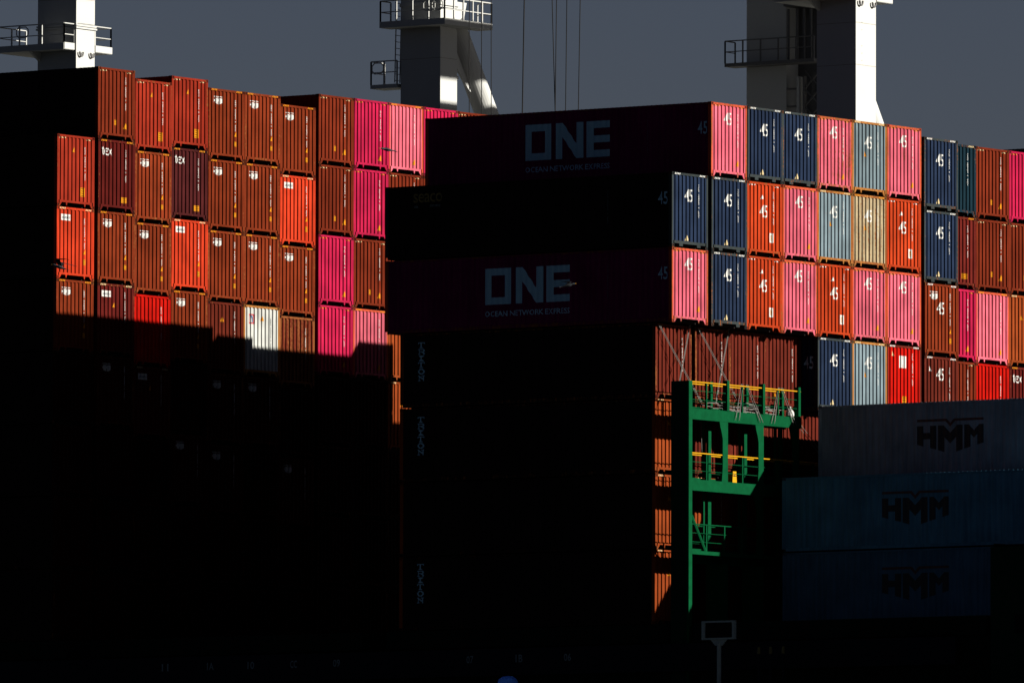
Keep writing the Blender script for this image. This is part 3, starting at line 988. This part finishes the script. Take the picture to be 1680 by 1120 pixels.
# ------------------------------------------------------------------ small things on the side deck
sg = thing('sign_board', (-3.9, -3.82, DECK + 0.03), 'grey framed blank board on a post at the bottom right', 'sign')
def spart(name, mb, mat):
    me = mb.mesh(name, MAT[mat])
    me.transform(Matrix.Translation((3.9, 3.82, -DECK - 0.03)))
    return add(name, me, sg)
spart('post', MB().tube((-3.9, -3.82, DECK + 0.03), (-3.9, -3.82, ZB - 3.75), 0.085, n=12), 'signframe')
spart('bracket', MB().prism([(-4.2, ZB - 3.63), (-3.44, ZB - 3.63), (-3.66, ZB - 3.86), (-3.98, ZB - 3.86)], 0, -3.93, -3.87), 'signframe')
for y0, y1, z0, z1 in ((-4.57, -3.05, -3.63, -3.56), (-4.57, -3.05, -2.98, -2.91), (-4.57, -4.46, -3.56, -2.98), (-3.20, -3.05, -3.56, -2.98)):
    spart('frame_side', MB().box(-3.97, -3.83, y0, y1, ZB + z0, ZB + z1), 'signframe')
spart('board', MB().box(-3.92, -3.88, -4.46, -3.20, ZB - 3.56, ZB - 2.98), 'dark')
dr = thing('plastic_drum', (-3.9, 6.1, DECK + 0.03), 'round-topped blue plastic drum at the bottom edge', 'drum')
pts = [(0.34, 0), (0.40, 0.12), (0.40, 0.5), (0.36, 0.62), (0.22, 0.72), (0.0, 0.76)]
mb = MB()
for (r0, z0), (r1, z1) in zip(pts, pts[1:]):
    mb.tube((0, 0, z0), (0, 0, z1), r0, max(r1, 0.002), n=20, caps=False)
add('shell', mb.mesh('shell', MAT['bluecover']), dr)
add('band', MB().tube((0, 0, 0.25), (0, 0, 0.30), 0.408, n=20).mesh('band', MAT['bluecover']), dr)
for k, y in enumerate((-5.66, -6.2, -6.78)):
    o = thing('deck_post', (-3.9, y, DECK + 0.03), '%s of three short dull yellow deck posts right of the framed board' % ('left', 'middle', 'right')[k], 'post', 'short yellow deck posts')
    add('post', MB().tube((0, 0, 0), (0, 0, 1.35), 0.05, n=10).mesh('post', MAT['hull']), o)
    add('head', MB().tube((0, 0, 1.35), (0, 0, 1.62), 0.07, 0.05, n=10).mesh('head', MAT['dullpost']), o)

# ------------------------------------------------------------------ quay cranes behind the ship
QUAY = 3.5
def railing(part, parent, pts, z, mat, step=1.2):
    """open railing along a polyline at floor height z; every bar its own object"""
    for (x0, y0), (x1, y1) in zip(pts, pts[1:]):
        for dz, r in ((1.08, 0.03), (0.56, 0.024)):
            part('rail_bar', MB().tube((x0, y0, z + dz), (x1, y1, z + dz), r, n=6), mat, parent)
        ln = math.hypot(x1 - x0, y1 - y0)
        n = max(1, round(ln / step))
        for i in range(n + 1):
            t = i / n
            part('stanchion', MB().box(x0 + (x1 - x0) * t - 0.03, x0 + (x1 - x0) * t + 0.03, y0 + (y1 - y0) * t - 0.03, y0 + (y1 - y0) * t + 0.03, z + 0.002, z + 1.07), mat, parent)

def gate(part, parent, x, y0, y1, z, mat):
    """loop-shaped swing gate in the railing"""
    a = 0.14
    pts = [(x, y0 + a, z + 1.0), (x, y1 - a, z + 1.0), (x, y1, z + 1.0 - a), (x, y1, z + 0.5 + a), (x, y1 - a, z + 0.5), (x, y0 + a, z + 0.5), (x, y0, z + 0.5 + a), (x, y0, z + 1.0 - a), (x, y0 + a, z + 1.0)]
    part('gate', MB().path(pts, 0.028), mat, parent)

def crane_root(x, y, label):
    root = thing('quay_crane', (x, y, QUAY), label, 'crane', 'quay cranes behind the ship')
    def part(name, mb, mat='crane', parent=None):
        me = mb.mesh(name, MAT[mat])
        me.transform(Matrix.Translation((-x, -y, -QUAY)))
        return add(name, me, parent or root)
    return root, part

def slab(part, name, x0, x1, y0, y1, z0, z1):
    o = part(name, MB().box(x0, x1, y0, y1, z0, z1))
    return o

def side_leg(part, x, y, wx, wy):
    """portal leg with a walkway on three sides, a bolted joint and two lifting lugs"""
    leg = part('leg', MB().box(x, x + wx, y, y + wy, QUAY + 1.6, ZB + 62))
    part('joint_band', MB().box(x - 0.07, x + wx + 0.10, y - 0.07, y + wy + 0.07, ZB + 29.40, ZB + 29.48))
    part('joint_band', MB().box(x - 0.05, x + wx + 0.08, y - 0.05, y + wy + 0.05, ZB + 29.52, ZB + 29.60))
    for i in range(14):
        xx = x + 0.12 + i * (wx - 0.24) / 13
        part('bolt', MB().box(xx - 0.02, xx + 0.02, y - 0.065, y - 0.051, ZB + 29.62, ZB + 29.66), 'cranedark')
    part('bogie', MB().box(x - 0.6, x + wx + 0.6, y - 2.2, y + wy + 2.2, QUAY, QUAY + 1.598), 'cranedark')
    for xx in (x + 0.30, x + wx - 0.28):
        pts = [(xx + 0.13 * math.cos(a), y - 0.09, ZB + 28.25 + 0.16 * math.sin(a)) for a in [math.pi * (0.9 + 1.2 * k / 8) for k in range(9)]]
        part('lifting_lug', MB().path(pts, 0.045), 'cranedark')
    for dz in (25.4, 27.3, 30.8):
        part('weld_seam', MB().box(x - 0.004, x + wx + 0.004, y - 0.004, y + wy + 0.004, ZB + dz, ZB + dz + 0.025), 'seam')
    for k in range(5):
        zz = ZB + 25.6 + 0.33 * k + (0.4 if k > 2 else 0)
        part('bolt', MB().box(x + wx * 0.3 - 0.015, x + wx * 0.3 + 0.015, y - 0.012, y - 0.002, zz, zz + 0.03), 'cranedark')
    z = ZB + 28.52
    # outboard walkway, back walkway, landward walkway
    f1 = slab(part, 'platform', x - 0.80, x - 0.01, y + 0.10, y + wy + 1.85, z - 0.16, z)
    f2 = slab(part, 'platform', x, x + wx + 0.02, y + wy + 0.02, y + wy + 1.85, z - 0.16, z)
    f3 = slab(part, 'platform', x + wx + 0.03, x + wx + 1.33, y, y + wy + 1.85, z - 0.16, z)
    for p, xa, xb in ((f1, x - 0.80, x - 0.01), (f3, x + wx + 0.03, x + wx + 1.33)):
        yy = y + 0.10 if p is f1 else y
        part('kick_plate', MB().box(xa, xb, yy - 0.03, yy - 0.002, z - 0.14, z + 0.17), 'crane', p)
    part('kick_plate', MB().box(x - 0.83, x - 0.802, y + 0.10, y + wy + 1.85, z - 0.16, z + 0.15), 'crane', f1)
    railing(part, f1, [(x - 0.02, y + 0.12), (x - 0.78, y + 0.12), (x - 0.78, y + wy + 1.82), (x + wx, y + wy + 1.82)], z, 'crane')
    gate(part, f1, x - 0.80, y + wy - 0.05, y + wy + 0.65, z, 'crane')
    railing(part, f3, [(x + wx + 0.05, y + 0.03), (x + wx + 1.30, y + 0.03), (x + wx + 1.30, y + wy + 1.8)], z, 'crane')
    part('bracket', MB().prism([(x - 0.78, z - 0.162), (x - 0.001, z - 0.162), (x - 0.001, z - 0.6)], 1, y + wy - 0.2, y + wy - 0.05), 'crane', f1)
    return leg

def brace(part, p0, p1, r):
    part('brace', MB().tube(p0, p1, r, n=28))

# left crane
root, part = crane_root(62, 78.39, 'white crane leg with walkway at the far left')
side_leg(part, 62, 78.39, 1.43, 2.30)
brace(part, (63.2, 79.5, ZB + 24.0), (70.2, 79.5, ZB + 13.5), 0.5)
# right crane
root, part = crane_root(62, 34.06, 'white crane leg rising behind the top right containers')
side_leg(part, 62, 34.06, 1.62, 2.12)
brace(part, (63.2, 34.9, ZB + 24.9), (70.2, 34.9, ZB + 14.4), 0.55)
part('gusset', MB().prism([(63.6, ZB + 25.2), (64.1, ZB + 24.0), (65.3, ZB + 22.2), (63.6, ZB + 22.2)], 1, 34.8, 34.95))
part('portal_beam', MB().box(63.62, 90, 34.3, 35.9, ZB + 36.0, ZB + 37.6))  # unseen beam added to cast a shadow band on the middle leg
part('portal_beam', MB().box(63.62, 90, 34.3, 35.9, ZB + 33.0, ZB + 34.2))  # second unseen beam, added for the lower shadow band
part('machinery_house', MB().box(95.5, 104, 33.4, 36.6, ZB + 29, ZB + 50))  # unseen block added to keep sun off the landward leg
# middle crane, with the landward leg and its stair shaft
root, part = crane_root(62, 57.14, 'white crane with pipe brace and cables rising behind the middle stacks')
X, Y = 62.0, 57.14
part('leg', MB().box(X, X + 1.32, Y, Y + 2.23, QUAY + 1.6, ZB + 62))
for dz in (22.9, 24.6, 26.9):
    part('weld_seam', MB().box(X - 0.004, X + 1.324, Y - 0.004, Y + 2.234, ZB + dz, ZB + dz + 0.025), 'seam')
part('cable_duct', MB().box(X + 0.35, X + 1.0, Y + 2.232, Y + 2.52, ZB + 20, ZB + 40))
part('joint_band', MB().box(X - 0.07, X + 1.4, Y - 0.07, Y + 2.3, ZB + 29.36, ZB + 29.52))
part('bogie', MB().box(X - 0.6, X + 2.0, Y - 2.2, Y + 4.4, QUAY, QUAY + 1.598), 'cranedark')
part('flare_plate', MB().prism([(X + 1.322, ZB + 29.6), (X + 2.1, ZB + 29.6), (X + 1.75, ZB + 28.4), (X + 1.322, ZB + 28.2)], 1, Y + 0.02, Y + 0.6))
brace(part, (63.45, Y + 0.36, ZB + 28.7), (90.45, Y + 0.36, ZB - 11.8), 0.54)
part('gusset', MB().prism([(X + 1.322, ZB + 28.35), (X + 2.0, ZB + 28.1), (X + 3.6, ZB + 25.2), (X + 2.7, ZB + 25.6), (X + 1.75, ZB + 26.55), (X + 1.322, ZB + 26.35)], 1, Y + 0.30, Y + 0.42))
z = ZB + 28.52
ring = part('platform', MB().box(X - 0.85, X + 2.9, Y - 0.85, Y - 0.01, z - 0.17, z))
ring2 = part('platform', MB().box(X - 0.85, X - 0.01, Y - 0.008, Y + 2.85, z - 0.17, z))
part('kick_plate', MB().box(X - 0.88, X - 0.852, Y - 0.85, Y + 2.85, z - 0.17, z + 0.12), 'crane', ring2)
part('kick_plate', MB().box(X - 0.88, X + 2.9, Y - 0.88, Y - 0.852, z - 0.17, z + 0.12), 'crane', ring)
railing(part, ring2, [(X - 0.02, Y + 2.83), (X - 0.83, Y + 2.83), (X - 0.83, Y - 0.83)], z, 'crane', 0.85)
railing(part, ring, [(X - 0.83, Y - 0.83), (X + 2.88, Y - 0.83), (X + 2.88, Y - 0.03)], z, 'crane', 0.75)
gate(part, ring2, X - 0.86, Y - 0.3, Y + 0.35, z, 'crane')
gate(part, ring, X - 0.80, Y - 0.7, Y - 0.1, z, 'crane')
low = part('platform', MB().box(X + 0.1, X + 1.2, Y + 2.53, Y + 4.08, ZB + 25.66, ZB + 25.84))
railing(part, low, [(X + 0.12, Y + 2.56), (X + 0.12, Y + 4.05), (X + 1.18, Y + 4.05)], ZB + 25.84, 'crane', 0.9)
gate(part, low, X + 0.06, Y + 3.3, Y + 3.95, ZB + 25.84, 'crane')
lad = part('ladder', MB().tube((X + 0.2, Y + 2.75, ZB + 25.9), (X + 0.2, Y + 2.6, ZB + 32), 0.03).tube((X + 0.6, Y + 2.75, ZB + 25.9), (X + 0.6, Y + 2.6, ZB + 32), 0.03))
for i in range(20):
    part('rung', MB().tube((X + 0.2, Y + 2.74, ZB + 26.0 + i * 0.3), (X + 0.6, Y + 2.74, ZB + 26.0 + i * 0.3), 0.016), 'crane', lad)
part('floodlight', MB().box(X + 1.36, X + 1.58, Y + 0.1, Y + 0.3, ZB + 26.0, ZB + 26.18))
# landward leg
X, Y = 91.0, 57.53
part('leg', MB().box(X, X + 1.45, Y, Y + 2.32, QUAY + 1.6, ZB + 62))
part('bogie', MB().box(X - 0.6, X + 2.0, Y - 2.2, Y + 4.4, QUAY, QUAY + 1.598), 'cranedark')
back = part('platform', MB().box(X - 0.9, X - 0.02, Y - 2.2, Y + 3.0, ZB + 28.78, ZB + 28.95), 'cranedark')
railing(part, back, [(X - 0.02, Y + 2.98), (X - 0.88, Y + 2.98), (X - 0.88, Y - 2.2)], ZB + 28.95, 'cranedark', 1.05)
shaft = part('stair_shaft', MB().box(X + 1.0, X + 1.05, Y - 2.0, Y - 0.02, ZB + 24, ZB + 36), 'cranedark')
for yy in (Y - 0.12, Y - 0.62, Y - 1.02, Y - 1.42, Y - 1.92):
    part('shaft_post', MB().box(X - 0.02, X + 0.06, yy - 0.05, yy + 0.05, ZB + 28.97, ZB + 31.5), 'cranedark', shaft)
part('shaft_post', MB().box(X, X + 0.3, Y - 0.75, Y - 0.60, ZB + 22, ZB + 28.2), 'crane', shaft)
part('shaft_post', MB().box(X, X + 0.2, Y - 1.05, Y - 0.95, ZB + 22, ZB + 28.2), 'cranedark', shaft)
for k in range(7):
    zz = ZB + 22.5 + k * 0.85
    part('lattice_bar', MB().tube((X + 0.1, Y - 1.0, zz), (X + 0.1, Y - 1.9, zz + 0.85), 0.04, n=5), 'cranedark', shaft)
    part('lattice_bar', MB().tube((X + 0.1, Y - 1.9, zz), (X + 0.1, Y - 1.0, zz + 0.85), 0.04, n=5), 'cranedark', shaft)
    part('shelf_bar', MB().box(X, X + 0.25, Y - 0.60, Y - 0.02, zz, zz + 0.07), 'cranedark', shaft)
part('head_box', MB().box(X - 0.3, X + 1.2, Y - 2.1, Y - 0.03, ZB + 31.6, ZB + 32.6), 'cranedark', shaft)
# boom and trolley high above, and the hoist ropes that hang from it
part('boom', MB().box(-18, 110, 42.2, 44.6, ZB + 54, ZB + 57.5))
part('boom', MB().box(-18, 110, 36.6, 39.0, ZB + 54, ZB + 57.5))
part('boom_tie', MB().box(60, 64, 39.1, 57.12, ZB + 54, ZB + 56))
part('trolley', MB().box(43, 49, 36.6, 44.6, ZB + 52.6, ZB + 53.9), 'cranedark')
UC = 46.0
def vline(ya, za, yb, zb, z):
    return ya + (yb - ya) * (z - za) / (zb - za)
for k, (yt, yb, r) in enumerate(((40.98, 41.07, 0.030), (39.47, 39.29, 0.022), (39.23, 39.29, 0.022), (38.67, 38.73, 0.022), (37.95, 38.04, 0.022), (43.97, 43.96, 0.020), (43.31, 43.29, 0.020), (42.78, 42.76, 0.020))):
    za, zb = 27.35, 22.3
    yt2 = vline(yt, za, yb, zb, 52.59)
    yb2 = vline(yt, za, yb, zb, 21.5)
    part('hoist_rope', MB().tube((UC, yt2, ZB + 52.59), (UC, yb2, ZB + 21.5), r, n=6), 'cable')
sp = part('spreader', MB().box(UC - 1.2, UC + 1.2, 37.4, 44.4, ZB + 21.0, ZB + 21.45), 'cranedark')

# ------------------------------------------------------------------ gulls
def gull(loc, heading, roll, span, lift_l, lift_r, label, pitch=0.0, sweep=1.0, size=0.8):
    """one body with two bent wings; heading is the compass angle of the beak"""
    o = thing('gull', loc, label, 'bird', 'gulls flying past the stacks')
    o.rotation_euler = (roll, pitch, heading)
    o.scale = (size, size, size)
    prof = [(0.30, 0.008), (0.27, 0.03), (0.22, 0.045), (0.17, 0.042), (0.10, 0.062), (0.0, 0.075), (-0.10, 0.065), (-0.20, 0.04), (-0.28, 0.025)]
    mb = MB()
    n = 12
    for x, r in prof:
        for i in range(n):
            a = 2 * math.pi * i / n
            mb.v.append((x, r * math.cos(a), 0.9 * r * math.sin(a) + (0.02 if x > 0.15 else 0)))
    for k in range(len(prof) - 1):
        for i in range(n):
            j = (i + 1) % n
            mb.f.append((k * n + i, k * n + j, (k + 1) * n + j, (k + 1) * n + i))
    mb.f.append(tuple(range(n)))
    mb.m = [0] * len(mb.f)
    me = mb.mesh('body', MAT['gull'])
    for p in me.polygons:
        p.use_smooth = True
    add('body', me, o)
    add('beak', MB().tube((0.29, 0, 0.02), (0.36, 0, 0.005), 0.014, 0.004, n=6).mesh('beak', MAT['beak']), o)
    tl = MB().prism([(-0.22, -0.03), (-0.22, 0.03), (-0.40, 0.08), (-0.42, 0.0), (-0.40, -0.08)], 2, -0.004, 0.006)
    add('tail', tl.mesh('tail', MAT['gull']), o)
    for s, lift in ((1, lift_l), (-1, lift_r)):
        pts = []
        h = span / 2
        for f, ch, sw in ((0.08, 0.17, 0.0), (0.30, 0.18, 0.03), (0.48, 0.16, 0.06), (0.75, 0.11, -0.02 - 0.10 * sweep), (0.93, 0.06, -0.08 - 0.16 * sweep), (1.0, 0.02, -0.10 - 0.26 * sweep)):
            a = lift if f < 0.5 else lift * 0.35
            zz = math.tan(lift) * h * min(f, 0.48) + math.tan(lift * 0.3) * h * max(0, f - 0.48)
            pts.append((sw, s * h * f, 0.03 + zz, ch))
        wb = MB()
        for x, y, zz, ch in pts:
            wb.v += [(x + ch * 0.55, y, zz), (x + ch * 0.2, y, zz + 0.014), (x - ch * 0.6, y, zz - 0.004), (x + ch * 0.2, y, zz - 0.006)]
        for k in range(len(pts) - 1):
            for i in range(4):
                j = (i + 1) % 4
                wb.f.append((k * 4 + i, k * 4 + j, k * 4 + 4 + j, k * 4 + 4 + i))
        wb.f += [(0, 1, 2, 3), tuple((len(pts) - 1) * 4 + i for i in range(4))]
        wb.m = [0] * len(wb.f)
        add('wing', wb.mesh('wing', MAT['gulldark']), o)
    return o
gull((-40, 0.16, ZB + 8.56), math.radians(112), 0.1, 1.35, 0.62, 0.55, 'gull with raised wing beside the orange-red container at far left', -0.30, 1.5, 0.9)
gull((-40, -14.42, ZB + 12.1), math.radians(150), -0.35, 1.1, 0.15, -0.2, 'gull gliding in front of the pink containers near the middle', -0.1, 0.6, 0.85)
gull((-40, -22.27, ZB + 7.0), math.radians(-60), 0.3, 0.9, 0.3, 0.2, 'dim gull over the lower of the two big white letterings', -0.2, 0.8, 0.8)
